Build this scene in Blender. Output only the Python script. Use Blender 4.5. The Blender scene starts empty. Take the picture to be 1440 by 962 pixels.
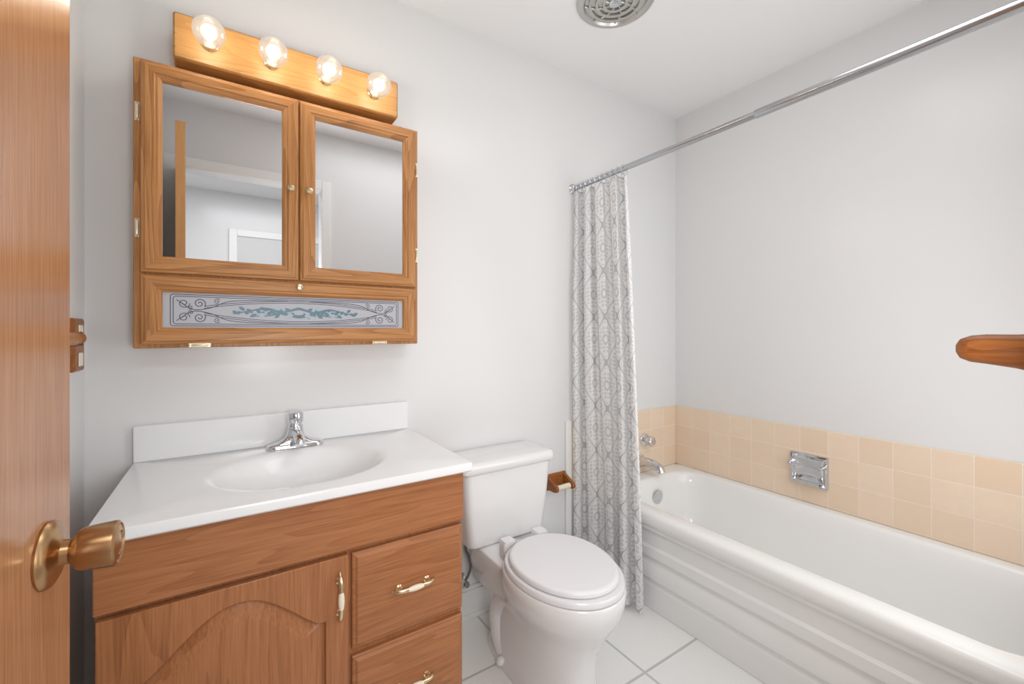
import bpy, bmesh, math, random
from mathutils import Vector, Matrix
random.seed(4)
PI = math.pi
S = bpy.context.scene
COL = S.collection
S.view_settings.view_transform = 'Standard'

# ------------------------------------------------------------------ materials
def srgb(r, g, b):
    f = lambda c: (c/255)/12.92 if c/255 <= .04045 else ((c/255+.055)/1.055)**2.4
    return (f(r), f(g), f(b), 1)

class NT:
    def __init__(s, name):
        s.m = bpy.data.materials.new(name); s.m.use_nodes = True
        s.t = s.m.node_tree; s.n = s.t.nodes; s.l = s.t.links
        s.b = s.n['Principled BSDF']; s.out = s.n['Material Output']
    def node(s, typ, **kw):
        n = s.n.new(typ)
        for k, v in kw.items(): setattr(n, k, v)
        return n
    def set(s, sock, v):
        if hasattr(v, 'links') or isinstance(v, bpy.types.NodeSocket): s.l.new(v, sock)
        else: sock.default_value = v
    def math(s, op, a, b=None, c=None, clamp=False):
        n = s.node('ShaderNodeMath', operation=op); n.use_clamp = clamp
        s.set(n.inputs[0], a)
        if b is not None: s.set(n.inputs[1], b)
        if c is not None: s.set(n.inputs[2], c)
        return n.outputs[0]
    def mix(s, f, a, b):
        n = s.node('ShaderNodeMix', data_type='RGBA')
        s.set(n.inputs[0], f); s.set(n.inputs[6], a); s.set(n.inputs[7], b)
        return n.outputs[2]
    def ramp(s, f, stops):
        n = s.node('ShaderNodeValToRGB'); s.l.new(f, n.inputs[0])
        e = n.color_ramp.elements
        while len(e) < len(stops): e.new(.5)
        for i, (p, c) in enumerate(stops): e[i].position = p; e[i].color = c
        return n.outputs[0]
    def bump(s, h, strength, dist=.002):
        n = s.node('ShaderNodeBump'); n.inputs['Strength'].default_value = strength; n.inputs['Distance'].default_value = dist
        s.l.new(h, n.inputs['Height']); s.l.new(n.outputs[0], s.b.inputs['Normal'])
    def obj(s, scale=(1,1,1), kind='Object'):
        c = s.node('ShaderNodeTexCoord'); m = s.node('ShaderNodeMapping')
        m.inputs['Scale'].default_value = scale
        s.l.new(c.outputs[kind], m.inputs[0]); return m.outputs[0]
    def noise(s, v, scale, detail=3, dist=0, rough=.5):
        n = s.node('ShaderNodeTexNoise'); s.l.new(v, n.inputs['Vector'])
        n.inputs['Scale'].default_value = scale; n.inputs['Detail'].default_value = detail
        n.inputs['Distortion'].default_value = dist; n.inputs['Roughness'].default_value = rough
        return n.outputs[0]

def plain(name, col, rough=.4, metal=0, spec=.5, coat=0, var=.03, nscale=6, bump=0):
    t = NT(name); v = t.obj()
    if var:
        n = t.noise(v, nscale, 1)
        d = tuple(max(0, c*(1-var)) for c in col[:3])+(1,)
        t.l.new(t.mix(n, d, col), t.b.inputs['Base Color'])
    else: t.b.inputs['Base Color'].default_value = col
    t.b.inputs['Roughness'].default_value = rough; t.b.inputs['Metallic'].default_value = metal
    t.b.inputs['Specular IOR Level'].default_value = spec
    if coat:
        t.b.inputs['Coat Weight'].default_value = coat; t.b.inputs['Coat Roughness'].default_value = .05
    if bump: t.bump(t.noise(v, 180, 1), bump, .001)
    return t.m

def wood(name, dark, mid, light, axis='x', rough=.38, scale=1.0, rings=.17, fine=.70, spec=.4):
    t = NT(name)
    def sc(a, b): return tuple((a if ax == axis else b)*scale for ax in 'xyz')
    v = t.obj(sc(1.1, 15)); vf = t.obj(sc(8, 300))
    n1 = t.noise(v, .6, 2, .2)
    r = t.math('FRACT', t.math('MULTIPLY', n1, 15.0))
    r = t.math('POWER', r, 1.3)
    n2 = t.noise(vf, 1.3, 3, .1, .6)
    n3 = t.noise(v, 1.1, 2, .2)
    k = t.math('ADD', t.math('MULTIPLY', r, -rings), t.math('MULTIPLY', n2, fine))
    k = t.math('ADD', k, t.math('MULTIPLY', n3, .22))
    k = t.math('ADD', k, .10, clamp=True)
    c = t.ramp(k, [(.15, dark), (.48, mid), (.80, light)])
    t.l.new(c, t.b.inputs['Base Color'])
    t.b.inputs['Roughness'].default_value = rough
    t.b.inputs['Specular IOR Level'].default_value = spec
    t.bump(n2, .10, .001)
    return t.m

def tiles(name, ax, pitch, off, grout, tile_c, tile_d, grout_c, rough=.25, mottled=0, bs=.5):
    t = NT(name); c = t.node('ShaderNodeTexCoord'); s = t.node('ShaderNodeSeparateXYZ')
    t.l.new(c.outputs['Object'], s.inputs[0])
    ms = []; cells = []
    for i in (0, 1):
        u = t.math('DIVIDE', t.math('SUBTRACT', s.outputs[ax[i]], off[i]), pitch[i])
        f = t.math('FRACT', u); cells.append(t.math('FLOOR', u))
        e = t.math('MULTIPLY', t.math('MINIMUM', f, t.math('SUBTRACT', 1, f)), pitch[i])
        ms.append(e)
    e = t.math('MINIMUM', ms[0], ms[1])
    mr = t.node('ShaderNodeMapRange'); mr.interpolation_type = 'SMOOTHSTEP'
    t.l.new(e, mr.inputs[0]); mr.inputs[1].default_value = grout*.35; mr.inputs[2].default_value = grout*.75
    cb = t.node('ShaderNodeCombineXYZ'); t.l.new(cells[0], cb.inputs[0]); t.l.new(cells[1], cb.inputs[1])
    w = t.node('ShaderNodeTexWhiteNoise'); t.l.new(cb.outputs[0], w.inputs[0])
    tc = t.mix(w.outputs[0], tile_d, tile_c)
    if mottled:
        n = t.noise(c.outputs['Object'], 45, 3)
        tc = t.mix(t.math('MULTIPLY', n, mottled), tc, tile_d)
    t.l.new(t.mix(mr.outputs[0], grout_c, tc), t.b.inputs['Base Color'])
    t.l.new(t.math('SUBTRACT', .75, t.math('MULTIPLY', mr.outputs[0], .75-rough)), t.b.inputs['Roughness'])
    t.bump(mr.outputs[0], bs, .002)
    return t.m

W_WALL = plain('paint_wall', srgb(231, 231, 231), .24, var=.015, nscale=2, spec=.4)
W_CEIL = plain('paint_ceiling', srgb(246, 246, 246), .7, var=.01, nscale=2)
TRIM = plain('paint_trim', srgb(242, 242, 240), .3, var=.01)
PORC = plain('porcelain', srgb(238, 238, 238), .08, coat=.3, var=.01)
TUBM = plain('tub_enamel', srgb(245, 245, 244), .13, var=.01)
SEATM = plain('seat_plastic', srgb(234, 234, 236), .22, var=.01)
MARB = plain('cultured_marble', srgb(239, 240, 241), .16, var=.01)
CHROME = plain('chrome', srgb(216, 218, 222), .08, 1, var=0)
STEEL = plain('brushed_steel', srgb(190, 192, 196), .20, 1, var=.04)
BRASS = plain('brass', srgb(228, 208, 172), .2, 1, var=.05)
BRONZE = plain('satin_bronze', srgb(186, 150, 110), .28, 1, var=.08)
CERAM = plain('cream_ceramic', srgb(243, 232, 210), .15, var=.02)
DARK = plain('dark_void', srgb(52, 51, 50), .8)
MIRROR = plain('mirror_silver', srgb(244, 245, 247), .01, 1, var=0)
OC = (srgb(142, 92, 48), srgb(188, 131, 78), srgb(210, 157, 103))
OAKX = wood('oak_horizontal', *OC, 'x', rings=.26)
OAKZ = wood('oak_vertical', *OC, 'z', rings=.26)
BARX = wood('light_bar_oak', srgb(156, 108, 56), srgb(194, 143, 84), srgb(210, 162, 104), 'x')
VC_ = (srgb(130, 79, 46), srgb(167, 109, 69), srgb(187, 129, 87))
VANX = wood('vanity_oak_horizontal', *VC_, 'x')
VANZ = wood('vanity_oak_vertical', *VC_, 'z')
REDW = wood('red_oak_stain', srgb(104, 56, 22), srgb(152, 90, 42), srgb(178, 112, 58), 'y')
DOORW = wood('door_veneer', srgb(144, 94, 60), srgb(166, 114, 77), srgb(186, 136, 98), 'z', rings=.05, fine=.85, rough=.18, spec=.55)
DOORE = wood('door_veneer_lit_edge', srgb(196, 140, 84), srgb(220, 164, 104), srgb(232, 180, 122), 'z', rings=.05)  # lighter copy of the veneer, paints the unlit latch edge as if lit

TC_, TD_, TG_ = srgb(245, 226, 205), srgb(236, 212, 187), srgb(243, 227, 210)
TILE_R = tiles('beige_tile_right', (1, 2), (.1083, .1083), (-.0025, .7305-.1083*6), .0030, TC_, TD_, TG_, .22, .8, .3)
TILE_B = tiles('beige_tile_back', (0, 2), (.1083, .1083), (2.145-.1083*7, .7305-.1083*6), .0030, TC_, TD_, TG_, .22, .8, .3)
FLOORM = tiles('white_floor_tile', (0, 1), (.335, .31), (1.18-.335*8, -.585-.31*20), .008, srgb(246, 246, 244), srgb(240, 240, 239), srgb(200, 200, 198), .22, .3)

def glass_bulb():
    t = NT('glowing_bulb_glass')
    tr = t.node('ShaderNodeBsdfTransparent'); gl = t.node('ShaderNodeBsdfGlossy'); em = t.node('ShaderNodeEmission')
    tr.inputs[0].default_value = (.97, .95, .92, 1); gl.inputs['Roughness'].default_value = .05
    em.inputs[0].default_value = (1, .86, .70, 1); em.inputs[1].default_value = 1.05  # added emission: the glow is put into the clear glass itself
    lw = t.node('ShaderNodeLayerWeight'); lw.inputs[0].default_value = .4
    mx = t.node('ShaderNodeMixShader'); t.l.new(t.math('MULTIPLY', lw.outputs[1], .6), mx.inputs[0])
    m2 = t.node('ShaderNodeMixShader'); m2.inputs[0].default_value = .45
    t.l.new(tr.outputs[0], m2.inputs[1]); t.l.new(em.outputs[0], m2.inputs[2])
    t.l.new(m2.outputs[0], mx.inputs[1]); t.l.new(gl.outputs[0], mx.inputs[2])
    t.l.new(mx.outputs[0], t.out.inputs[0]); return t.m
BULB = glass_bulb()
def emis(name, col, st):
    t = NT(name); t.b.inputs['Base Color'].default_value = col
    t.b.inputs['Emission Color'].default_value = col; t.b.inputs['Emission Strength'].default_value = st
    return t.m
GLOW = emis('filament_glow', (1, .90, .74, 1), 5)

def curtain_mat():
    t = NT('damask_cloth'); c = t.node('ShaderNodeTexCoord'); s = t.node('ShaderNodeSeparateXYZ')
    t.l.new(c.outputs['UV'], s.inputs[0])
    W, H = .150, .200
    cu = t.math('COSINE', t.math('MULTIPLY', s.outputs[0], 2*PI/W))
    cv = t.math('COSINE', t.math('MULTIPLY', s.outputs[1], 2*PI/H))
    F = t.math('ABSOLUTE', t.math('ADD', cu, cv))
    def band(x, c0, w, soft=.05):
        d = t.math('ABSOLUTE', t.math('SUBTRACT', x, c0))
        mr = t.node('ShaderNodeMapRange'); t.l.new(d, mr.inputs[0])
        mr.inputs[1].default_value = w+soft; mr.inputs[2].default_value = w
        return mr.outputs[0]
    line = band(F, 0.0, .06)
    line2 = band(F, .28, .03)
    a2 = t.math('SINE', t.math('MULTIPLY', s.outputs[0], 2*PI/W*4))
    b2 = t.math('SINE', t.math('MULTIPLY', t.math('ADD', s.outputs[1], t.math('MULTIPLY', cu, .008)), 2*PI/H*6))
    leaf = t.math('GREATER_THAN', t.math('ABSOLUTE', t.math('MULTIPLY', a2, b2)), .40)
    inner = t.math('MULTIPLY', t.math('GREATER_THAN', F, .60), t.math('LESS_THAN', F, 1.62))
    fil = t.math('MULTIPLY', leaf, inner)
    core = band(F, 1.82, .07)
    m = t.math('MAXIMUM', t.math('MAXIMUM', line, t.math('MULTIPLY', line2, .5)), t.math('MAXIMUM', t.math('MULTIPLY', fil, .5), t.math('MULTIPLY', core, .7)))
    col = t.mix(m, srgb(248, 248, 248), srgb(200, 201, 203))
    t.l.new(col, t.b.inputs['Base Color'])
    t.b.inputs['Roughness'].default_value = .5
    tl = t.node('ShaderNodeBsdfTranslucent'); t.l.new(col, tl.inputs[0])
    mx = t.node('ShaderNodeMixShader'); mx.inputs[0].default_value = .22
    t.l.new(t.b.outputs[0], mx.inputs[1]); t.l.new(tl.outputs[0], mx.inputs[2]); t.l.new(mx.outputs[0], t.out.inputs[0])
    return t.m
CURT = curtain_mat()

# ------------------------------------------------------------------ mesh helpers
def NB(): return bmesh.new()
def world_off(p):
    o = Vector((0, 0, 0))
    while p is not None: o += p.location; p = p.parent
    return o
def obj(name, bm, mats, parent=None, bevel=0, seg=2, smooth=35, kind=None, label=None, cat=None, group=None, recalc=True):
    if recalc: bmesh.ops.recalc_face_normals(bm, faces=bm.faces)
    if parent is not None: bmesh.ops.translate(bm, verts=bm.verts, vec=-world_off(parent))
    me = bpy.data.meshes.new(name); bm.to_mesh(me); bm.free()
    if not isinstance(mats, (list, tuple)): mats = [mats]
    for m in mats: me.materials.append(m)
    for p in me.polygons: p.use_smooth = True
    me.set_sharp_from_angle(angle=math.radians(smooth))
    o = bpy.data.objects.new(name, me); COL.objects.link(o); o.parent = parent
    if bevel:
        b = o.modifiers.new('Bevel', 'BEVEL'); b.width = bevel; b.segments = seg; b.limit_method = 'ANGLE'
        b.angle_limit = math.radians(40); b.harden_normals = False
    if kind: o['kind'] = kind
    if label: o['label'] = label
    if cat: o['category'] = cat
    if group: o['group'] = group
    return o
def thing(name, loc, label=None, cat=None, group=None, kind=None):
    o = bpy.data.objects.new(name, None); COL.objects.link(o); o.location = loc; o.empty_display_size = .05
    if label: o['label'] = label
    if cat: o['category'] = cat
    if group: o['group'] = group
    if kind: o['kind'] = kind
    return o
def mark(bm, n0, idx):
    bm.faces.ensure_lookup_table()
    for f in bm.faces[n0:]: f.material_index = idx
def box(bm, x0, x1, y0, y1, z0, z1):
    v = [bm.verts.new(p) for p in [(x0,y0,z0),(x1,y0,z0),(x1,y1,z0),(x0,y1,z0),(x0,y0,z1),(x1,y0,z1),(x1,y1,z1),(x0,y1,z1)]]
    for f in [(0,3,2,1),(4,5,6,7),(0,1,5,4),(1,2,6,5),(2,3,7,6),(3,0,4,7)]: bm.faces.new([v[i] for i in f])
    return bm
def loft(bm, rings, cap0=True, cap1=True, closed=True):
    R = [[bm.verts.new(p) for p in r] for r in rings]
    n = len(R[0])
    for a, b in zip(R, R[1:]):
        for i in range(n if closed else n-1):
            j = (i+1) % n
            bm.faces.new((a[i], a[j], b[j], b[i]))
    if cap0: bm.faces.new(R[0][::-1])
    if cap1: bm.faces.new(R[-1])
    return R
def lathe(bm, prof, origin, axis, n=32):
    """prof: list of (radius, height along axis)"""
    a = Vector(axis).normalized(); up = Vector((0,0,1)) if abs(a.z) < .9 else Vector((1,0,0))
    u = a.cross(up).normalized(); w = a.cross(u); o = Vector(origin)
    rings = []
    for r, h in prof:
        r = max(r, 1e-5)
        rings.append([o + a*h + (u*math.cos(2*PI*i/n) + w*math.sin(2*PI*i/n))*r for i in range(n)])
    loft(bm, rings)
def tube(bm, pts, r, n=12, closed=False, cap=True):
    pts = [Vector(p) for p in pts]; N = len(pts)
    rs = r if isinstance(r, (list, tuple)) else [r]*N
    rings = []; prev = None
    for i, p in enumerate(pts):
        if closed: t = pts[(i+1) % N]-pts[i-1]
        else: t = pts[min(i+1, N-1)]-pts[max(i-1, 0)]
        t.normalize()
        if prev is None:
            up = Vector((0,0,1)) if abs(t.z) < .9 else Vector((1,0,0)); u = t.cross(up).normalized()
        else:
            u = prev - t*prev.dot(t); u.normalize()
        prev = u; w = t.cross(u)
        rings.append([p+(u*math.cos(2*PI*k/n)+w*math.sin(2*PI*k/n))*rs[i] for k in range(n)])
    if closed:
        R = [[bm.verts.new(q) for q in rr] for rr in rings]
        for a in range(N):
            A = R[a]; B = R[(a+1) % N]; sh = 0
            if a == N-1:
                sh = min(range(n), key=lambda s: (A[0].co-B[s].co).length)
            for i in range(n):
                j = (i+1) % n
                bm.faces.new((A[i], A[j], B[(j+sh) % n], B[(i+sh) % n]))
    else: loft(bm, rings, cap, cap)
def bez(p, n=12):
    """Catmull-Rom through points"""
    p = [Vector(q) for q in p]; out = []
    P = [p[0]*2-p[1]]+p+[p[-1]*2-p[-2]]
    for i in range(1, len(P)-2):
        for k in range(n):
            t = k/n
            out.append(.5*((2*P[i])+(-P[i-1]+P[i+1])*t+(2*P[i-1]-5*P[i]+4*P[i+1]-P[i+2])*t*t+(-P[i-1]+3*P[i]-3*P[i+1]+P[i+2])*t**3))
    out.append(p[-1]); return out
def rrect(x0, x1, y0, y1, r, z, k=6):
    pts = []
    for cx, cy, a0 in ((x1-r, y1-r, 0), (x0+r, y1-r, PI/2), (x0+r, y0+r, PI), (x1-r, y0+r, 3*PI/2)):
        for i in range(k+1):
            a = a0+PI/2*i/k; pts.append((cx+r*math.cos(a), cy+r*math.sin(a), z))
    return pts
def ell(cx, cy, hx, hy, z, n=48, e=2.0, egg=0.0):
    pts = []
    for i in range(n):
        a = 2*PI*i/n; c, s = math.cos(a), math.sin(a)
        X = math.copysign(abs(c)**(2/e), c); Y = math.copysign(abs(s)**(2/e), s)
        pts.append((cx+hx*X*(1+egg*s), cy+hy*Y, z))
    return pts
def holed(bm, outer, inner, y0, y1):
    """prism in the xz plane with a hole, y0 front, y1 back"""
    L = {}
    for y in (y0, y1):
        o = [bm.verts.new((x, y, z)) for x, z in outer]; i = [bm.verts.new((x, y, z)) for x, z in inner]
        L[y] = (o, i); ed = []
        for lp in (o, i):
            for a in range(len(lp)): ed.append(bm.edges.new((lp[a], lp[(a+1) % len(lp)])))
        bmesh.ops.triangle_fill(bm, use_beauty=True, use_dissolve=False, edges=ed)
    for q in (0, 1):
        A, B = L[y0][q], L[y1][q]
        for a in range(len(A)):
            b = (a+1) % len(A); bm.faces.new((A[a], A[b], B[b], B[a]))
def rect_frame(bm, x0, x1, z0, z1, prof):
    """prof: (inset, y). side quads: 0 bottom,1 right,2 top,3 left -> material 0 rails, 1 stiles"""
    rings = [[(x0+i, y, z0+i), (x1-i, y, z0+i), (x1-i, y, z1-i), (x0+i, y, z1-i)] for i, y in prof]
    R = [[bm.verts.new(p) for p in r] for r in rings]
    for a, b in zip(R, R[1:]):
        for i in range(4):
            j = (i+1) % 4; f = bm.faces.new((a[i], a[j], b[j], b[i])); f.material_index = i % 2
    return R

# ------------------------------------------------------------------ room shell
XL, XR, YF, ZC = -.317, 2.153, -1.53, 2.378
bm = NB(); box(bm, -1.2, 2.3, -3.3, .1, -.1, 0); obj('floor', bm, FLOORM, kind='structure')
bm = NB(); box(bm, -1.2, 2.3, -3.3, .1, ZC, ZC+.1); obj('ceiling', bm, W_CEIL, kind='structure')
bm = NB(); box(bm, XL-.1, XR+.1, 0, .1, 0, ZC); obj('wall_back', bm, W_WALL, kind='structure')
bm = NB(); box(bm, XR, XR+.1, YF, 0, 0, ZC); obj('wall_right', bm, W_WALL, kind='structure')
bm = NB(); box(bm, XL-.1, XL, YF, 0, 0, ZC); obj('wall_left', bm, W_WALL, kind='structure')
DX0, DX1, DZ = -.232, .478, 2.03
bm = NB(); box(bm, XL-.1, DX0, YF-.1, YF, 0, ZC); box(bm, DX1, XR+.1, YF-.1, YF, 0, ZC); box(bm, DX0, DX1, YF-.1, YF, DZ, ZC)
obj('wall_front', bm, W_WALL, kind='structure')
bm = NB(); box(bm, -1.2, -1.1, -3.2, YF-.1, 0, ZC); obj('wall_hall_left', bm, W_WALL, kind='structure')
bm = NB(); box(bm, 1.5, 1.6, -3.2, YF-.1, 0, ZC); obj('wall_hall_right', bm, W_WALL, kind='structure')
bm = NB(); box(bm, -1.2, 1.6, -3.3, -3.2, 0, ZC); obj('wall_hall_back', bm, W_WALL, kind='structure')
bm = NB()
box(bm, DX1, DX1+.055, YF, YF+.014, 0, DZ+.055); box(bm, DX0-.055, DX0, YF, YF+.014, 0, DZ+.055); box(bm, DX0, DX1, YF, YF+.014, DZ, DZ+.055)
obj('trim_1', bm, TRIM, bevel=.004, kind='structure')
bm = NB()
box(bm, .0, .06, -3.2, -3.18, 0, 2.06); box(bm, .82, .88, -3.2, -3.18, 0, 2.06); box(bm, .06, .82, -3.2, -3.18, 2.0, 2.06)
obj('trim_2', bm, TRIM, bevel=.004, kind='structure')
bm = NB(); box(bm, .06, .82, -3.199, -3.19, 0, 2.0); obj('door_2', bm, plain('hall_door', srgb(214,214,214), .5), kind='structure')
bm = NB(); box(bm, .565, 1.321, -.014, 0, 0, .11)
box(bm, .565, 1.321, -.010, 0, .11, .125); box(bm, .565, 1.321, -.022, -.014, 0, .018)
obj('baseboard_back', bm, TRIM, bevel=.002, kind='structure')
bm = NB(); box(bm, XL, XL+.012, YF+.02, 0, 0, .11); obj('baseboard_left', bm, TRIM, bevel=.002, kind='structure')
bm = NB(); box(bm, XR-.008, XR, YF, 0, .396, .7305); obj('trim_3', bm, TILE_R, kind='structure', bevel=.004, seg=3)
bm = NB(); box(bm, 1.356, XR-.008, -.008, 0, .396, .7305); obj('trim_4', bm, TILE_B, kind='structure', bevel=.004, seg=3)
bm = NB(); box(bm, 1.322, 1.356, -.012, 0, 0, .735); obj('trim_5', bm, TRIM, kind='structure', bevel=.003)

# ------------------------------------------------------------------ entry door
d = thing('door_1', (-.167, YF, 0), kind='structure')
bm = NB(); box(bm, -.183, -.150, YF+.004, -.876, .012, 2.02)
bm.faces.ensure_lookup_table(); bm.faces[4].material_index = 1
slab = obj('slab', bm, [DOORW, DOORE], d, bevel=.0015)
bm = NB(); lathe(bm, [(.0001,0),(.0325,0),(.033,.0025),(.031,.006),(.025,.009),(.016,.0105),(.0125,.013),(.012,.019),(.0145,.0215),(.0190,.0245),(.0212,.029),(.0222,.040),(.0228,.051),(.0225,.0545),(.0195,.0565),(.0185,.0555),(.012,.057),(.011,.056),(.0001,.0572)], (-.150, -.938, .934), (1, 0, 0), 48)
obj('door_knob', bm, BRONZE, slab, label='round satin bronze knob')
bm = NB()
box(bm, -.179, -.154, -.8765, -.8745, .90, .965)
obj('latch_plate', bm, BRONZE, slab)
d.rotation_euler = (0, 0, -.066); d.location.x = -.167-.043

# ------------------------------------------------------------------ vanity cabinet
VX0, VX1 = -.206, .540
v = thing('vanity_cabinet', (.167, -.25, 0), 'honey oak bathroom vanity with arched door and two drawers under white sink top', 'vanity')
bm = NB()
box(bm, VX0, VX0+.016, -.470, -.004, 0, .774); box(bm, VX1-.016, VX1, -.470, -.004, 0, .774)
box(bm, VX0+.0162, VX1-.0162, -.469, -.014, .09, .105)
box(bm, VX0+.0162, VX1-.0162, -.012, -.004, .106, .68)
box(bm, VX0+.0162, VX1-.0162, -.41, -.395, 0, .089)
obj('body', bm, VANZ, v, bevel=.001)
bm = NB(); st = .03
for a in ((VX0, VX0+st, 0, .774), (VX1-st, VX1, 0, .774), (VX0+st, VX1-st, .74, .774), (VX0+st, VX1-st, .622, .648), (VX0+st, VX1-st, .09, .15), (.232, .252, .1501, .6219), (.2521, VX1-st, .372, .406)):
    box(bm, a[0], a[1], -.478, -.4702, a[2], a[3])
obj('face_frame', bm, VANZ, v)
bm = NB(); box(bm, VX0, VX1-.001, -.497, -.4785, .641, .7735); obj('false_front', bm, VANX, v, bevel=.003)
def arch(x0, x1, z0, zs, zt, n=32):
    cx = (x0+x1)/2; hw = (x1-x0)/2; pts = [(x0, z0), (x1, z0), (x1, zs)]
    for i in range(1, n):
        t = i/n; x = x1-(x1-x0)*t; u = min(1, abs(x-cx)/hw/.92)
        pts.append((x, zs+(zt-zs)*(math.cos(u*PI)*.5+.5)**.62))
    pts.append((x0, zs)); return pts
dx0, dx1 = VX0+.004, .236
bm = NB()
op = arch(dx0+.050, dx1-.050, .15+.05, .490, .592)
holed(bm, [(dx0, .15), (dx1, .15), (dx1, .630), (dx0, .630)], op, -.497, -.4785)
door = obj('door', bm, VANZ, v, bevel=.0025)
def inset(pts, d):
    xs = [p[0] for p in pts]; zs = [p[1] for p in pts]
    cx, cz = (min(xs)+max(xs))/2, (min(zs)+max(zs))/2; hx, hz = (max(xs)-min(xs))/2, (max(zs)-min(zs))/2
    return [(cx+(x-cx)*(hx-d)/hx, cz+(z-cz)*(hz-d)/hz) for x, z in pts]
bm = NB()
rg = []
for dd, y in ((-.002, -.4786), (-.002, -.486), (.004, -.487), (.008, -.4885), (.036, -.4955), (.040, -.4962)):
    rg.append([(x, y, z) for x, z in inset(op, dd)])
loft(bm, rg)
obj('raised_panel', bm, VANZ, door, smooth=15)
def pull(parent, c, vertical, L=.092):
    bm = NB(); c = Vector(c)
    ax = Vector((0,0,1)) if vertical else Vector((1,0,0)); out = Vector((0,-1,0))
    for s in (-1, 1):
        lathe(bm, [(.0001,0),(.0085,0),(.0085,.002),(.0045,.004),(.004,.016),(.0001,.02)], c+ax*s*L/2*.8, out, 16)
        p = [c+ax*s*L*.5*q+out*o for q, o in ((1.28,.006),(1.12,.010),(.95,.017),(.7,.021),(.4,.0225),(.3,.023))]
        tube(bm, bez(p, 5), [.002+.0035*min(1, i/8) for i in range(26)], 12)
    n0 = len(bm.faces)
    lathe(bm, [(.0001,-.020),(.005,-.0195),(.0066,-.010),(.0072,0),(.0066,.010),(.005,.0195),(.0001,.020)], c+out*.0232, ax, 20)
    mark(bm, n0, 1)
    obj('handle', bm, [BRASS, CERAM], parent, label='brass pull with cream ceramic centre')
pull(door, (.2155, -.497, .540), True)
for z0, z1 in ((.398, .628), (.15, .381)):
    bm = NB(); x0, x1 = .2455, VX1-.002
    loft(bm, [[(x0+i, y, z0+i), (x1-i, y, z0+i), (x1-i, y, z1-i), (x0+i, y, z1-i)] for i, y in ((0,-.4785),(0,-.489),(.003,-.4915),(.007,-.4925),(.012,-.4965),(.014,-.497))])
    dr = obj('drawer', bm, VANX, v, smooth=15)
    pull(dr, (.394, -.497, (z0+z1)/2), False)

# ------------------------------------------------------------------ sink counter with integral bowl
vt = thing('bathroom_sink', (.168, -.26, .775), 'white cultured marble countertop with integral oval sink and backsplash', 'sink')
bm = NB(); N = 96; cx, cy = .172, -.283
X0, X1, Y0, Y1 = -.218, .556, -.516, -.002
def rectray(z, ins=0):
    out = []
    x0, x1, y0, y1 = X0+ins, X1-ins, Y0+ins, Y1-ins
    angs = [2*PI*i/N for i in range(N)]
    cor = [(x1,y1),(x0,y1),(x0,y0),(x1,y0)]
    snap = {}
    for c in cor:
        a = math.atan2(c[1]-cy, c[0]-cx) % (2*PI); snap[round(a/(2*PI/N)) % N] = c
    for i, a in enumerate(angs):
        if i in snap: out.append((snap[i][0], snap[i][1], z)); continue
        c, s = math.cos(a), math.sin(a); t = 9
        if c > 1e-9: t = min(t, (x1-cx)/c)
        if c < -1e-9: t = min(t, (x0-cx)/c)
        if s > 1e-9: t = min(t, (y1-cy)/s)
        if s < -1e-9: t = min(t, (y0-cy)/s)
        out.append((cx+c*t, cy+s*t, z))
    return out
def ov(k, z): return ell(cx, cy, .206*k, .167*k, z, N)
loft(bm, [ov(.3, .678), ov(.62, .69), ov(.9, .725), ov(1.02, .757), ov(1.05, .7752), rectray(.7752, .004), rectray(.779), rectray(.797), rectray(.7995, .0012), rectray(.8005, .004),
          ov(1.09, .8005), ov(1.05, .7998), ov(1.01, .7975), ov(.975, .7925), ov(.93, .783), ov(.86, .765), ov(.76, .743), ov(.63, .723), ov(.46, .709), ov(.25, .703), ov(.1, .702)])
obj('countertop', bm, MARB, vt, smooth=40)
bm = NB(); box(bm, X0, X1-.003, -.022, -.002, .7995, .899); obj('backsplash', bm, MARB, vt, bevel=.004, seg=3)
bm = NB(); lathe(bm, [(.0001,0),(.022,0),(.022,.002),(.018,.003),(.012,.001),(.0001,.001)], (cx, cy, .7035), (0,0,1), 24)
obj('drain', bm, CHROME, vt, label='round chrome drain')

# faucet
f = thing('faucet', (.172, -.078, .8008), 'chrome single handle faucet behind the oval sink', 'faucet')
bm = NB()
loft(bm, [rrect(.172-a, .172+a, -.078-b, -.078+b, min(a, b)*.98, z) for a, b, z in ((.080,.026,.8008),(.080,.026,.808),(.077,.023,.814),(.055,.021,.819),(.040,.021,.826),(.028,.0205,.836),(.023,.020,.852),(.0215,.0195,.862))])
obj('base', bm, CHROME, f, smooth=50)
bm = NB()
tube(bm, bez([(.172,-.078,.836),(.172,-.110,.846),(.172,-.150,.846),(.172,-.178,.838),(.172,-.183,.830)], 6), [.016]*8+[.0145]*8+[.013]*8+[.012], 20)
obj('spout', bm, CHROME, f, smooth=50)
bm = NB()
lathe(bm, [(.0001,0),(.0210,0),(.0215,.003),(.0205,.008),(.0175,.011),(.0170,.014),(.0215,.017),(.0228,.022),(.0228,.040),(.0205,.046),(.012,.049),(.0001,.0495)], (.172,-.078,.862), (0,-.06,1), 20)
obj('handle', bm, CHROME, f, smooth=40)

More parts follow.
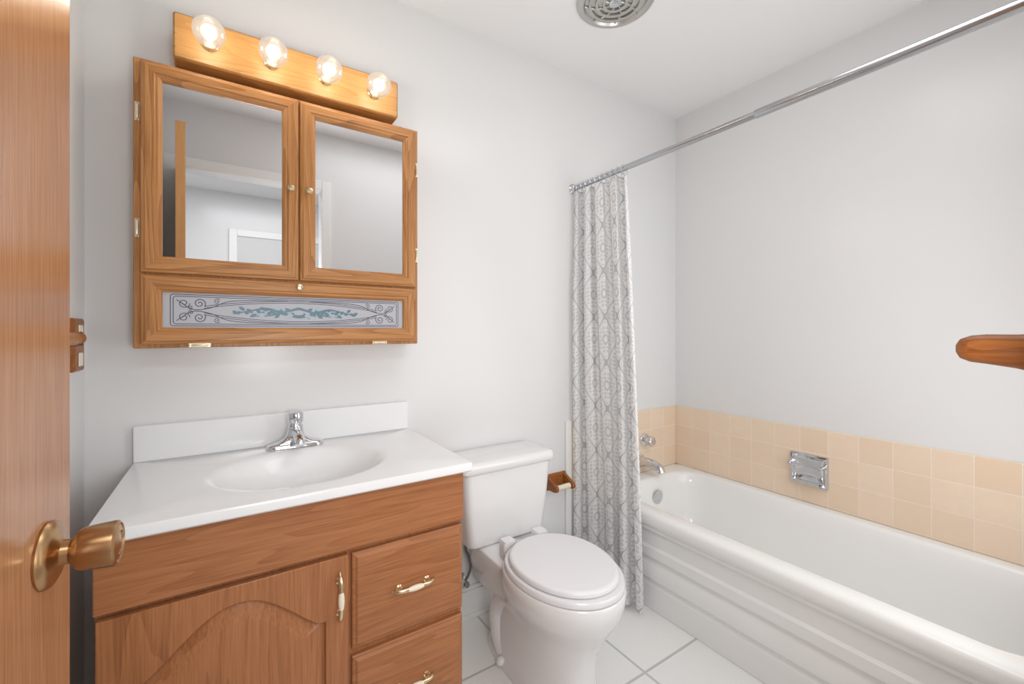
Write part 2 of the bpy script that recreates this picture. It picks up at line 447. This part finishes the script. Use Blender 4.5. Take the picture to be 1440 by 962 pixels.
# ------------------------------------------------------------------ medicine cabinet
MX0, MX1 = -.206, .558
mc = thing('medicine_cabinet', (.176, 0, 1.114), 'oak medicine cabinet with two mirrored doors and painted glass drop panel', 'cabinet')
bm = NB(); box(bm, MX0, MX1, -.102, -.0005, 1.114, 1.866)
obj('body', bm, OAKZ, mc, bevel=.003)
prof = [(0,-.1025),(0,-.113),(.002,-.1165),(.007,-.118),(.010,-.121),(.028,-.121),(.031,-.118),(.036,-.1185),(.041,-.1155),(.044,-.112),(.044,-.104)]
def oak_knob(parent, x, z):
    bm = NB(); lathe(bm, [(.0001,0),(.006,0),(.006,.002),(.0035,.005),(.004,.009),(.009,.013),(.0105,.018),(.008,.022),(.0001,.0235)], (x, -.1205, z), (0,-1,0), 20)
    obj('knob', bm, [BRASS], parent, label='small brass knob')
BRASSP = plain('pale_brass', srgb(232, 218, 192), .3, .7)
def hinge(parent, x, z, vert, y=-.102):
    bm = NB(); L = .024
    if vert: box(bm, x-.005, x+.005, y-.003, y, z-L, z+L)
    else: box(bm, x-L, x+L, y-.003, y, z-.005, z+.005)
    a = Vector((0,0,1)) if vert else Vector((1,0,0))
    lathe(bm, [(.0001,-.019),(.0025,-.0185),(.0036,-.015),(.0036,.015),(.0025,.0185),(.0001,.019)], (x, y-.005, z), a, 12)
    n0 = len(bm.faces)
    for s in (-1, 1):
        lathe(bm, [(.0001,0),(.0022,0),(.0018,.001),(.0001,.0012)], Vector((x, y-.003, z))+a*s*.0215, (0,-1,0), 8)
    mark(bm, n0, 1)
    obj('hinge', bm, [BRASSP, BRASS], parent)
for x0, x1, kx, hx in ((-.190, .1765, .1545, -.1975), (.1795, .546, .203, .552)):
    bm = NB(); rect_frame(bm, x0, x1, 1.311, 1.857, prof)
    do = obj('door', bm, [OAKX, OAKZ], mc, smooth=20)
    bm = NB(); box(bm, x0+.0425, x1-.0425, -.1078, -.1030, 1.3535, 1.8145)
    obj('mirror', bm, MIRROR, do, smooth=1)
    oak_knob(do, kx, 1.582)
    for hz in (1.725, 1.425): hinge(do, hx, hz, True)
bm = NB(); rect_frame(bm, -.190, .546, 1.124, 1.306, prof)
dp = obj('drop_panel', bm, [OAKX, OAKZ], mc, smooth=20)
oak_knob(dp, .178, 1.290)
hinge(dp, -.066, 1.1205, False, -.1145); hinge(dp, .42, 1.1205, False, -.1145)
bm = NB(); gy = -.1065
box(bm, -.1475, .5035, gy, -.1026, 1.1665, 1.2635)
GLS = plain('grey_lavender_glass', srgb(186, 187, 194), .45, var=.02)
NAVY = plain('ink_lines', srgb(72, 74, 92), .4); TEAL = plain('blue_green_paint', srgb(102, 138, 154), .4, var=.25, nscale=60); TEAD = plain('petal_paint', srgb(172, 188, 198), .4)
def stroke(pts, w, idx, y=gy-.0003):
    P = [Vector((p[0], p[1])) for p in pts]; n0 = len(bm.faces); Lv = []
    for i, p in enumerate(P):
        t = (P[min(i+1, len(P)-1)]-P[max(i-1, 0)]).normalized(); nn = Vector((-t.y, t.x))
        ww = w(i/(len(P)-1)) if callable(w) else w
        a = p+nn*ww; b = p-nn*ww
        Lv.append((bm.verts.new((a.x, y, a.y)), bm.verts.new((b.x, y, b.y))))
    for q, r in zip(Lv, Lv[1:]): bm.faces.new((q[0], q[1], r[1], r[0]))
    mark(bm, n0, idx)
pcx, pcz = .178, 1.215
def rr2(hx, hz, r):
    return [(p[0], p[1]) for p in rrect(pcx-hx, pcx+hx, pcz-hz, pcz+hz, r, 0)]
for hx, hz, r in ((.308, .042, .006), (.302, .037, .006)):
    q = rr2(hx, hz, r); stroke(q+[q[0]], .0009, 1)
for s in (1, -1):
    for off in (0, .005):
        stroke([(pcx+(-.235+.47*i/60), pcz+s*((.006+off)+.022*math.cos((i/60-.5)*PI)**.8 if 0 < i < 60 else (.006+off))) for i in range(61)], .0009, 1)
def spiral(cx_, cz_, r0, r1, a0, turns, idx, w=.0009, m=1, n=40):
    stroke([(cx_+m*(r0+(r1-r0)*i/n)*math.cos(a0+turns*2*PI*i/n), cz_+(r0+(r1-r0)*i/n)*math.sin(a0+turns*2*PI*i/n)) for i in range(n+1)], w, idx, gy-.0004)
for m in (-1, 1):
    for s in (-1, 1):
        spiral(pcx+m*.245, pcz+s*.019, .002, .014, 0, s*1.6, 1, .0011, m)
        spiral(pcx+m*.279, pcz+s*.019, .002, .013, 0, -s*1.5, 1, .0010, m)
        spiral(pcx+m*.205, pcz+s*.026, .001, .008, 0, s*1.4, 1, .0009, m)
        spiral(pcx+m*.264, pcz+s*.006, .001, .006, 1, s*1.2, 1, .0009, m)
        stroke([(q.x, q.y) for q in bez([(pcx+m*.295, pcz+s*.028, 0), (pcx+m*.26, pcz+s*.003, 0), (pcx+m*.22, pcz+s*.008, 0), (pcx+m*.18, pcz+s*.026, 0), (pcx+m*.12, pcz+s*.032, 0), (pcx+m*.03, pcz+s*.0335, 0)], 8)], .0010, 1, gy-.0005)
    stroke([(q.x, q.y) for q in bez([(pcx, pcz-.014, 0), (pcx+m*.04, pcz-.005, 0), (pcx+m*.085, pcz+.009, 0), (pcx+m*.130, pcz+.001, 0), (pcx+m*.168, pcz-.008, 0)], 8)], lambda t: .0042*(1-t)+.0010, 2, gy-.0006)
    stroke([(q.x, q.y) for q in bez([(pcx, pcz+.012, 0), (pcx+m*.04, pcz+.000, 0), (pcx+m*.08, pcz-.011, 0), (pcx+m*.125, pcz-.014, 0)], 8)], lambda t: .0032*(1-t)+.0008, 2, gy-.00062)
    for k in range(16):
        bx_ = pcx+m*(.012+.0098*k); bz = pcz+.005*math.sin(k*1.1)-.002; an = (1 if k % 2 else -1)*random.uniform(.4, .9); L = random.uniform(.018, .030)*(1-.02*k)
        dx_, dz_ = m*math.cos(an)*L, math.sin(an)*L
        stroke([(bx_+dx_*t, bz+dz_*t*.8) for t in [i/8 for i in range(9)]], lambda t: .0044*math.sin(PI*min(.98, max(.02, t)))+.0003, 2, gy-.0007-.00001*k)
    for q in ((.055, .012), (.098, -.010), (.024, -.010)):
        for a in range(6):
            an = a*PI/3
            stroke([(pcx+m*q[0]+math.cos(an)*.009*t, pcz+q[1]+math.sin(an)*.008*t) for t in [i/5 for i in range(6)]], lambda t: .0032*math.sin(PI*min(.97, .1+t*.85)), 3, gy-.0009-.00001*a)
obj('painted_glass', bm, [GLS, NAVY, TEAL, TEAD], dp, label='pale glass painted with navy scrolls and blue flowers', recalc=False)

# ------------------------------------------------------------------ vanity light
vl = thing('vanity_light', (.18, 0, 1.886), 'oak light bar with four lit clear globe bulbs above medicine cabinet', 'light fixture')
bm = NB(); box(bm, -.125, .485, -.110, -.0005, 1.888, 2.012); obj('light_bar', bm, BARX, vl, bevel=.005, seg=1)
for x in (-.044, .105, .253, .402):
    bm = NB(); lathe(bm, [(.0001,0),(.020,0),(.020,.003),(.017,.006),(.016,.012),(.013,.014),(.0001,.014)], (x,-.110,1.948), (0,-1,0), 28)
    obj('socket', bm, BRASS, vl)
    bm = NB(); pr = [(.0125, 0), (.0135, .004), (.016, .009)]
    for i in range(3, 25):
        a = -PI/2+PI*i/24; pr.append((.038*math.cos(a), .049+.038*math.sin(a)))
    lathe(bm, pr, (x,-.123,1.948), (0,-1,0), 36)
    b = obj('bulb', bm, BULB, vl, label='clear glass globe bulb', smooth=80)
    bm = NB()
    pr = [(.006, .001), (.006, .022)]
    for i in range(2, 17):
        a = -PI/2+PI*i/16; pr.append((.0185*math.cos(a), .047+.0185*math.sin(a)))
    lathe(bm, pr, (x,-.123,1.948), (0,-1,0), 24)
    obj('filament', bm, GLOW, b, smooth=80)
    l = bpy.data.lights.new('bulb_lamp', 'POINT'); l.energy = 2.7; l.color = (1, .93, .83); l.shadow_soft_size = .022
    lo = bpy.data.objects.new('bulb_lamp', l); lo.location = (x, -.171, 1.948); COL.objects.link(lo)

# ------------------------------------------------------------------ toilet
TX = .892
t = thing('toilet', (TX, -.37, 0), 'white two piece toilet with closed lid between vanity and shower curtain', 'toilet')
bm = NB()
def tr(hw, y0, y1, z, r=.03): return rrect(TX-hw, TX+hw, y0, y1, r, z)
loft(bm, [tr(.150,-.165,-.035,.362), tr(.165,-.182,-.024,.368), tr(.170,-.188,-.020,.385), tr(.186,-.195,-.016,.52), tr(.196,-.200,-.014,.641)])
obj('tank', bm, PORC, t, smooth=50)
bm = NB()
loft(bm, [tr(.200,-.205,-.010,.6415), tr(.207,-.212,-.006,.648), tr(.208,-.213,-.006,.668), tr(.203,-.208,-.010,.680), tr(.19,-.195,-.02,.684,.025), tr(.1,-.13,-.08,.685,.02)])
obj('tank_lid', bm, PORC, t, smooth=50)
bm = NB()
E = lambda z, cy_, hx, hy, e=2.2, egg=.0: ell(TX, cy_, hx, hy, z, 56, e, egg)
loft(bm, [E(0,-.375,.112,.258,2.8), E(.016,-.375,.112,.258,2.8), E(.026,-.375,.102,.248,2.7), E(.08,-.38,.094,.238,2.6), E(.15,-.392,.090,.228,2.5), E(.20,-.41,.096,.220,2.3), E(.25,-.44,.118,.218), E(.29,-.465,.145,.219,2.1,.05), E(.325,-.485,.163,.220,2.1,.06), E(.355,-.494,.171,.218,2.05,.06), E(.385,-.497,.174,.217,2.05,.06), E(.391,-.497,.169,.212,2.05,.06)])
loft(bm, [rrect(TX-.09, TX+.09, -.33, -.04, .04, .20), rrect(TX-.12, TX+.12, -.34, -.035, .045, .31), rrect(TX-.125, TX+.125, -.36, -.03, .045, .355), rrect(TX-.12, TX+.12, -.355, -.034, .045, .3615)])
for s in (-1, 1):
    tube(bm, bez([(TX+s*.050,-.48,.16),(TX+s*.056,-.42,.20),(TX+s*.062,-.34,.230),(TX+s*.064,-.26,.21),(TX+s*.064,-.215,.14),(TX+s*.068,-.235,.06),(TX+s*.070,-.27,.02)], 6), .036, 20)
obj('bowl', bm, PORC, t, smooth=50)
bm = NB(); G = lambda k, z: ell(TX, -.500, .170*k, .208*k, z, 56, 2.1, .06)
loft(bm, [G(.97,.3915), G(1.0,.395), G(1.0,.406), G(.98,.411)]); obj('seat', bm, SEATM, t, smooth=50)
bm = NB(); G = lambda k, z: ell(TX, -.498, .157*k, .190*k, z, 56, 2.1, .05)
loft(bm, [G(.96,.4115), G(1.0,.415), G(1.0,.423), G(.98,.428), G(.93,.4305), G(.89,.4300), G(.86,.4305), G(.6,.4325), G(.3,.4335)]); obj('seat_lid', bm, SEATM, t, smooth=50)
for s in (-1, 1):
    bm = NB(); loft(bm, [rrect(TX+s*.07-a, TX+s*.07+a, -.302, -.262, .008, z) for a, z in ((.024,.3625),(.026,.378),(.026,.415),(.020,.424))])
    obj('hinge', bm, SEATM, t, smooth=50)
    bm = NB(); lathe(bm, [(.016,0),(.0165,.006),(.013,.015),(.006,.019),(.0001,.0195)], (TX+s*.108,-.295,.014), (0,0,1), 20)
    obj('bolt_cap', bm, PORC, t, smooth=60)

# water supply
w = thing('supply_valve', (.790, -.012, .17), 'chrome shutoff valve and grey hose beside toilet tank', 'water valve')
bm = NB(); lathe(bm, [(.0001,0),(.022,0),(.020,.004),(.008,.007),(.007,.030),(.010,.031),(.010,.047),(.0001,.048)], (.770,-.014,.175), (0,-1,0), 20)
lathe(bm, [(.0001,0),(.010,0),(.013,.006),(.010,.012),(.0001,.012)], (.770,-.062,.175), (0,-1,0), 16)
obj('valve', bm, CHROME, w)
bm = NB(); tube(bm, bez([(.772,-.052,.183),(.784,-.054,.200),(.790,-.062,.235),(.778,-.072,.28),(.757,-.085,.32),(.750,-.095,.352)], 8), .005, 10)
obj('hose', bm, plain('grey_braid', srgb(120,120,122), .5, .3, var=.3, nscale=300), w)

# toilet paper holder
h = thing('toilet_paper_holder', (1.262, 0, .445), 'small wooden toilet paper holder with empty pale roller on the wall behind the toilet', 'paper holder')
bm = NB(); loft(bm, [[(1.202+i, y, .432+i), (1.318-i, y, .432+i), (1.318-i, y, .502-i), (1.202+i, y, .502-i)] for i, y in ((0,-.0005),(0,-.010),(.005,-.015))])
obj('backplate', bm, REDW, h, smooth=15)
for x in (1.212, 1.308):
    bm = NB(); loft(bm, [[(x-.008, y, z0), (x+.008, y, z0), (x+.008, y, z1), (x-.008, y, z1)] for y, z0, z1 in ((-.015,.437,.497),(-.04,.440,.485),(-.065,.440,.474),(-.078,.443,.470),(-.084,.450,.463))])
    obj('arm', bm, REDW, h, bevel=.003)
bm = NB(); lathe(bm, [(.005,-.039),(.005,-.036),(.011,-.035),(.011,0),(.0125,.001),(.0125,.035),(.005,.036),(.005,.039)], (1.260,-.064,.456), (1,0,0), 20)
obj('roller', bm, CERAM, h)

# ------------------------------------------------------------------ bathtub
TX0, TX1, TY0, TY1 = 1.455, 2.1448, -1.528, -.0083
tb = thing('bathtub', (1.80, -.77, 0), 'long white enamel bathtub with ribbed front apron along tiled wall', 'bathtub')
bm = NB(); K = 8
loft(bm, [rrect(TX0+.008,TX1,TY0,TY1,.004,.342,K), rrect(TX0+.002,TX1,TY0,TY1,.004,.348,K), rrect(TX0,TX1,TY0,TY1,.005,.365,K), rrect(TX0+.002,TX1,TY0,TY1,.006,.384,K), rrect(TX0+.007,TX1,TY0+.003,TY1,.01,.394,K), rrect(TX0+.018,TX1-.002,TY0+.01,TY1-.002,.02,.3995,K), rrect(TX0+.035,TX1-.012,TY0+.02,TY1-.02,.03,.4015,K),
          rrect(1.528,2.100,-1.445,-.090,.13,.401,K), rrect(1.536,2.094,-1.438,-.097,.13,.398,K), rrect(1.546,2.086,-1.43,-.104,.13,.387,K), rrect(1.556,2.08,-1.42,-.110,.13,.34,K), rrect(1.58,2.065,-1.39,-.125,.13,.20,K), rrect(1.60,2.045,-1.36,-.140,.125,.12,K), rrect(1.63,2.01,-1.32,-.17,.12,.085,K), rrect(1.68,1.96,-1.24,-.24,.10,.072,K)], cap0=False)
obj('basin', bm, TUBM, tb, smooth=50)
bm = NB()
pf = [(1.475,.355),(1.463,.350),(1.463,.330),(1.475,.318),(1.475,.264),(1.467,.254),(1.466,.218),(1.475,.207),(1.475,.200),(1.468,.190),(1.467,.128),(1.477,.116),(1.477,.108),(1.471,.100),(1.469,0),(1.50,0),(1.50,.355)]
loft(bm, [[(x, y, z) for x, z in pf] for y in (TY0, TY1)])
obj('apron', bm, TUBM, tb, bevel=.003, seg=3)
bm = NB(); lathe(bm, [(.0001,0),(.037,0),(.036,.005),(.028,.009),(.0001,.011)], (1.845,-.118,.305), (0,-1,-.05), 32)
obj('overflow_plate', bm, CHROME, tb, label='round chrome overflow plate')
s = thing('tub_spout', (1.845, -.008, .46), 'chrome tub spout projecting from beige tile over tub end', 'tub faucet')
bm = NB(); tube(bm, bez([(1.845,-.009,.462),(1.845,-.06,.464),(1.845,-.105,.460),(1.845,-.132,.448),(1.845,-.142,.432)], 6), [.026]*3+[.024]*9+[.0225]*8+[.020]*5, 24)
obj('spout', bm, CHROME, s, smooth=50)
bm = NB(); lathe(bm, [(.0001,0),(.034,0),(.033,.004),(.027,.007)], (1.845,-.0085,.462), (0,-1,0), 28); obj('flange', bm, CHROME, s)
s = thing('shower_valve', (1.872, -.008, .572), 'chrome tub control knob on beige tile above the spout', 'tub knob')
bm = NB(); lathe(bm, [(.0001,0),(.036,0),(.035,.005),(.020,.010),(.013,.014),(.012,.028),(.0001,.028)], (1.872,-.0085,.572), (0,-1,0), 32); obj('escutcheon', bm, CHROME, s)
bm = NB()
rg = []
for r_, hh in ((.010,.026),(.022,.030),(.0255,.036),(.0255,.052),(.021,.058),(.008,.060)):
    rg.append([(1.872+r_*(1+.09*math.cos(8*a))*math.cos(a), -.0085-hh, .572+r_*(1+.09*math.cos(8*a))*math.sin(a)) for a in [2*PI*i/64 for i in range(64)]])
loft(bm, rg); obj('knob', bm, CHROME, s, smooth=50)

# soap dish
s = thing('soap_dish', (2.145, -.69, .546), 'square chrome soap dish with grab bar set in beige wall tile', 'soap dish')
y0, y1, z0, z1 = -.764, -.618, .476, .616; XT = 2.1449; sy, sz = (y0+y1)/2, (z0+z1)/2
def yz(hy, hz, r, x, k=5): return [(x, p[0], p[1]) for p in rrect(sy-hy, sy+hy, sz-hz, sz+hz, r, 0, k)]
bm = NB()
loft(bm, [yz(.073,.070,.004,XT), yz(.073,.070,.004,XT-.010), yz(.071,.068,.004,XT-.014), yz(.064,.061,.004,XT-.015), yz(.061,.058,.006,XT-.013), yz(.058,.054,.012,XT-.008), yz(.050,.046,.016,XT-.0035), yz(.035,.032,.016,XT-.0012), yz(.015,.014,.008,XT-.0008)])
obj('recess', bm, CHROME, s, smooth=25)
bm = NB()
loft(bm, [[(XT-.003, y, z0+.014), (XT-.034, y, z0+.008), (XT-.050, y, z0+.018), (XT-.0505, y, z0+.030), (XT-.047, y, z0+.030), (XT-.044, y, z0+.021), (XT-.030, y, z0+.016), (XT-.003, y, z0+.021)] for y in (y0+.020, y1-.020)])
obj('tray', bm, CHROME, s, bevel=.001)
bm = NB()
for yy in (y0+.012, y1-.012):
    lathe(bm, [(.0001,0),(.009,0),(.008,.004),(.0065,.020),(.008,.026),(.008,.044),(.005,.048),(.0001,.048)], (XT-.012, yy, z0+.096), (-1,0,0), 14)
tube(bm, [(XT-.050, y0+.012, z0+.096), (XT-.050, y1-.012, z0+.096)], .006, 14)
obj('grab_bar', bm, CHROME, s)

# ------------------------------------------------------------------ shower rod and curtain
RX, RZ = 1.372, 1.834
r = thing('shower_rod', (RX, -.77, RZ), 'chrome shower curtain rod spanning above the bathtub', 'curtain rod')
bm = NB(); tube(bm, [(RX,-.006,RZ),(RX,-.87,RZ)], .0118, 20); obj('inner_tube', bm, STEEL, r)
bm = NB(); tube(bm, [(RX,-.855,RZ),(RX,-.857,RZ),(RX,-1.524,RZ)], [.0128,.0138,.0138], 20)
obj('outer_tube', bm, STEEL, r)
for y, a in ((0, -1), (YF, 1)):
    bm = NB(); lathe(bm, [(.0001,0),(.025,0),(.025,.004),(.0195,.008),(.0175,.022),(.014,.024),(.0001,.024)], (RX,y+a*.0005,RZ), (0,a,0), 24)
    obj('end_cap', bm, CHROME, r)
cu = thing('shower_curtain', (RX, -.19, .02), 'grey and white damask shower curtain gathered beside the bathtub', 'shower curtain')
bm = NB(); uvl = bm.loops.layers.uv.new('UVMap')
NF, NU, NV = 4, 280, 60
ztop, zbot = 1.812, .022
ph = [random.uniform(-.5, .5) for _ in range(NF+2)]; am = [random.uniform(.85, 1.12) for _ in range(NF+2)]; ph[0] = 0
grid = []
for j in range(NV+1):
    tt = j/NV; z = ztop+(zbot-ztop)*tt; row = []
    yend = -.338-.045*tt**.8-.02*math.sin(tt*2.2)
    ystart = -.024
    xc = RX+.004+.030*tt**1.2
    for i in range(NU+1):
        u = i/NU; k = u*NF; ki = int(min(k, NF-1)); fr = k-ki
        A0 = am[ki]*(1-fr)+am[ki+1]*fr
        p = ph[ki]*(1-fr)+ph[ki+1]*fr
        A = .029*A0*(.7+.3*min(1, tt*4))
        if tt > .2: A *= 1+.12*math.sin(tt*5+ki)
        ang = 2*PI*k+p*tt*1.6-PI*.55
        lean = -.024*tt*max(0, 1-u*3)
        x = xc+lean+A*math.sin(ang)+.005*math.sin(ang*2.3+tt*3)*(1-.5*tt)
        y = ystart+(yend-ystart)*(u+.030*math.sin(2*ang+1.1*PI)+.012*math.sin(3.1*u*PI+tt*3))
        if z < .44: x = min(x, 1.446)
        if x < 1.336: x = 1.336+(x-1.336)*.15
        y = min(y, -.016)
        row.append(Vector((x, y, z)))
    grid.append(row)
mid = grid[NV//2]; arc = [0]
for i in range(NU): arc.append(arc[-1]+(mid[i+1]-mid[i]).length)
V = [[bm.verts.new(p) for p in row] for row in grid]
for j in range(NV):
    for i in range(NU):
        fc = bm.faces.new((V[j][i], V[j+1][i], V[j+1][i+1], V[j][i+1]))
        for lp, (a, b) in zip(fc.loops, ((i, j), (i, j+1), (i+1, j+1), (i+1, j))):
            lp[uvl].uv = (arc[a], (ztop-zbot)*(1-b/NV))
o = obj('cloth', bm, CURT, cu, smooth=80, recalc=False)
for i in range(10):
    y = -.045-i*.0305
    bm = NB(); tube(bm, [(RX+.0195*math.cos(a), y+.003*math.sin(a), RZ-.006+.0225*math.sin(a)) for a in [2*PI*k/24 for k in range(24)]], .0014, 8, closed=True)
    obj('ring', bm, CHROME, cu)

# ------------------------------------------------------------------ ceiling vent
VC = (1.19, -.442)
ve = thing('exhaust_vent', (VC[0], VC[1], ZC), 'round metallic ceiling exhaust vent with concentric slots', 'vent')
VENTM = plain('vent_metal', srgb(200, 198, 194), .3, .75, var=.05)
bm = NB(); lathe(bm, [(.110,.0005),(.141,.0005),(.142,.004),(.136,.010),(.124,.015),(.116,.014),(.110,.006)], (*VC, ZC), (0,0,-1), 64); obj('frame', bm, VENTM, ve)
bm = NB(); lathe(bm, [(.0001,.0006),(.1105,.0006),(.1105,.0016),(.0001,.0016)], (*VC, ZC), (0,0,-1), 48); obj('backing', bm, DARK, ve)
for rr, hw_ in ((.092, .0055), (.067, .006), (.041, .0055)):
    bm = NB()
    rings = [[(VC[0]+q*math.cos(a), VC[1]+q*math.sin(a), ZC-hh) for q, hh in ((rr-hw_,.008),(rr+hw_,.008),(rr+hw_*.8,.013),(rr-hw_*.8,.013))] for a in [2*PI*i/64 for i in range(64)]]
    loft(bm, rings+[rings[0]], False, False); bmesh.ops.remove_doubles(bm, verts=bm.verts, dist=1e-6)
    obj('ring', bm, VENTM, ve)
bm = NB(); lathe(bm, [(.0001,.004),(.022,.004),(.022,.013),(.014,.017),(.0001,.018)], (*VC, ZC), (0,0,-1), 24); obj('hub', bm, CHROME, ve)
for k in range(8):
    bm = NB(); a0 = 2*PI*k/8
    tube(bm, [(VC[0]+q*math.cos(a0+q*7), VC[1]+q*math.sin(a0+q*7), ZC-.0085) for q in (.018,.03,.045,.06,.075,.09,.111)], .0034, 6)
    obj('spoke', bm, VENTM, ve)

# ------------------------------------------------------------------ wooden towel bars, wall plate
def bar_arm(parent, cx_, dirn, wall, zc, reach, mat):
    bm = NB(); rings = []
    for q, a, b, dz in ((0,.026,.034,-.002),(.010,.026,.034,-.002),(.016,.020,.025,-.001),(.028,.015,.0185,0),(.045,.0145,.0155,.002),(reach-.020,.0142,.0140,.0035),(reach-.010,.013,.0128,.0035),(reach-.003,.010,.0095,.0035),(reach,.004,.0045,.0035)):
        ring = []
        for i in range(24):
            an = 2*PI*i/24; u = a*math.copysign(abs(math.cos(an))**.8, math.cos(an)); w_ = b*math.copysign(abs(math.sin(an))**.8, math.sin(an))
            if dirn == 'y': ring.append((cx_+u, wall+q, zc+w_+dz))
            else: ring.append((wall+q, cx_+u, zc+w_+dz))
        rings.append(ring)
    loft(bm, rings); obj('bracket', bm, mat, parent, smooth=60)
a = thing('towel_bar', (.85, YF, 1.14), 'reddish wooden towel bar bracket jutting in at the right edge', 'towel bar')
bar_arm(a, .600, 'y', YF+.0005, 1.139, .084, REDW); bar_arm(a, 1.10, 'y', YF+.0005, 1.139, .084, REDW)
bm = NB(); tube(bm, [(.600,YF+.064,1.142),(1.10,YF+.064,1.142)], .009, 16); obj('bar', bm, REDW, a)
b = thing('towel_bar', (XL, -.4, 1.14), 'wooden towel bar end on the left wall behind the open door', 'towel bar')
bar_arm(b, -.70, 'x', XL+.0005, 1.140, .052, REDW)
bar_arm(b, -.245, 'x', XL+.0005, 1.140, .052, REDW)
bm = NB(); tube(bm, [(XL+.036,-.73,1.142),(XL+.036,-.225,1.142),(XL+.036,-.214,1.142),(XL+.036,-.209,1.142)], [.0135,.0135,.010,.003], 18); obj('bar', bm, OAKX, b)
p = thing('wall_plate', (XL, -.085, 1.125), 'brown wooden outlet cover plate on left wall by the open door', 'wall plate')
bm = NB(); loft(bm, [[(x, -.128+i, 1.060+i), (x, -.045-i, 1.060+i), (x, -.045-i, 1.190-i), (x, -.128+i, 1.190-i)] for i, x in ((0,XL+.0005),(0,XL+.006),(.005,XL+.010))])
obj('cover', bm, REDW, p, smooth=15)
for zz in (1.072, 1.140):
    bm = NB(); box(bm, XL+.0095, XL+.013, -.102, -.071, zz, zz+.034); obj('outlet', bm, CERAM, p, bevel=.002)

# ------------------------------------------------------------------ lights
def area(name, loc, rot, sx, sy, e, col=(1,1,1)):
    l = bpy.data.lights.new(name, 'AREA'); l.shape = 'RECTANGLE'; l.size = sx; l.size_y = sy; l.energy = e; l.color = col
    o = bpy.data.objects.new(name, l); o.location = loc; o.rotation_euler = rot; COL.objects.link(o); return o
area('doorway_fill', (.18, -1.72, 1.10), (math.radians(100), 0, math.radians(-48)), .42, .32, 9)  # unseen fill light added in the doorway behind the camera
area('hall_ceiling_fill', (.2, -2.3, 2.36), (0, 0, 0), .8, .6, 14)  # unseen fill added to brighten the hall, no fixture modelled
area('bathroom_ceiling_fill', (.95, -1.05, 2.365), (0, 0, 0), .9, .5, 4)  # added fill under the ceiling, above the view, not a real fixture
area('tub_end_fill', (1.50, -1.50, 1.30), (math.radians(92), 0, math.radians(-6)), .95, 1.5, 9.5)  # large added fill by the front wall, evens out the tub side
wd = bpy.data.worlds.new('World'); S.world = wd; wd.use_nodes = True
wd.node_tree.nodes['Background'].inputs[0].default_value = (.9, .95, 1, 1); wd.node_tree.nodes['Background'].inputs[1].default_value = .4

# ------------------------------------------------------------------ camera
c = bpy.data.cameras.new('Camera'); co = bpy.data.objects.new('Camera', c); COL.objects.link(co)
co.location = (0, -1.56, 1.16); co.rotation_euler = (math.radians(90), 0, math.radians(-33.3))
c.sensor_width = 36; c.lens = 36*606/1440; c.shift_y = -16/1440; c.clip_start = .01
S.camera = co
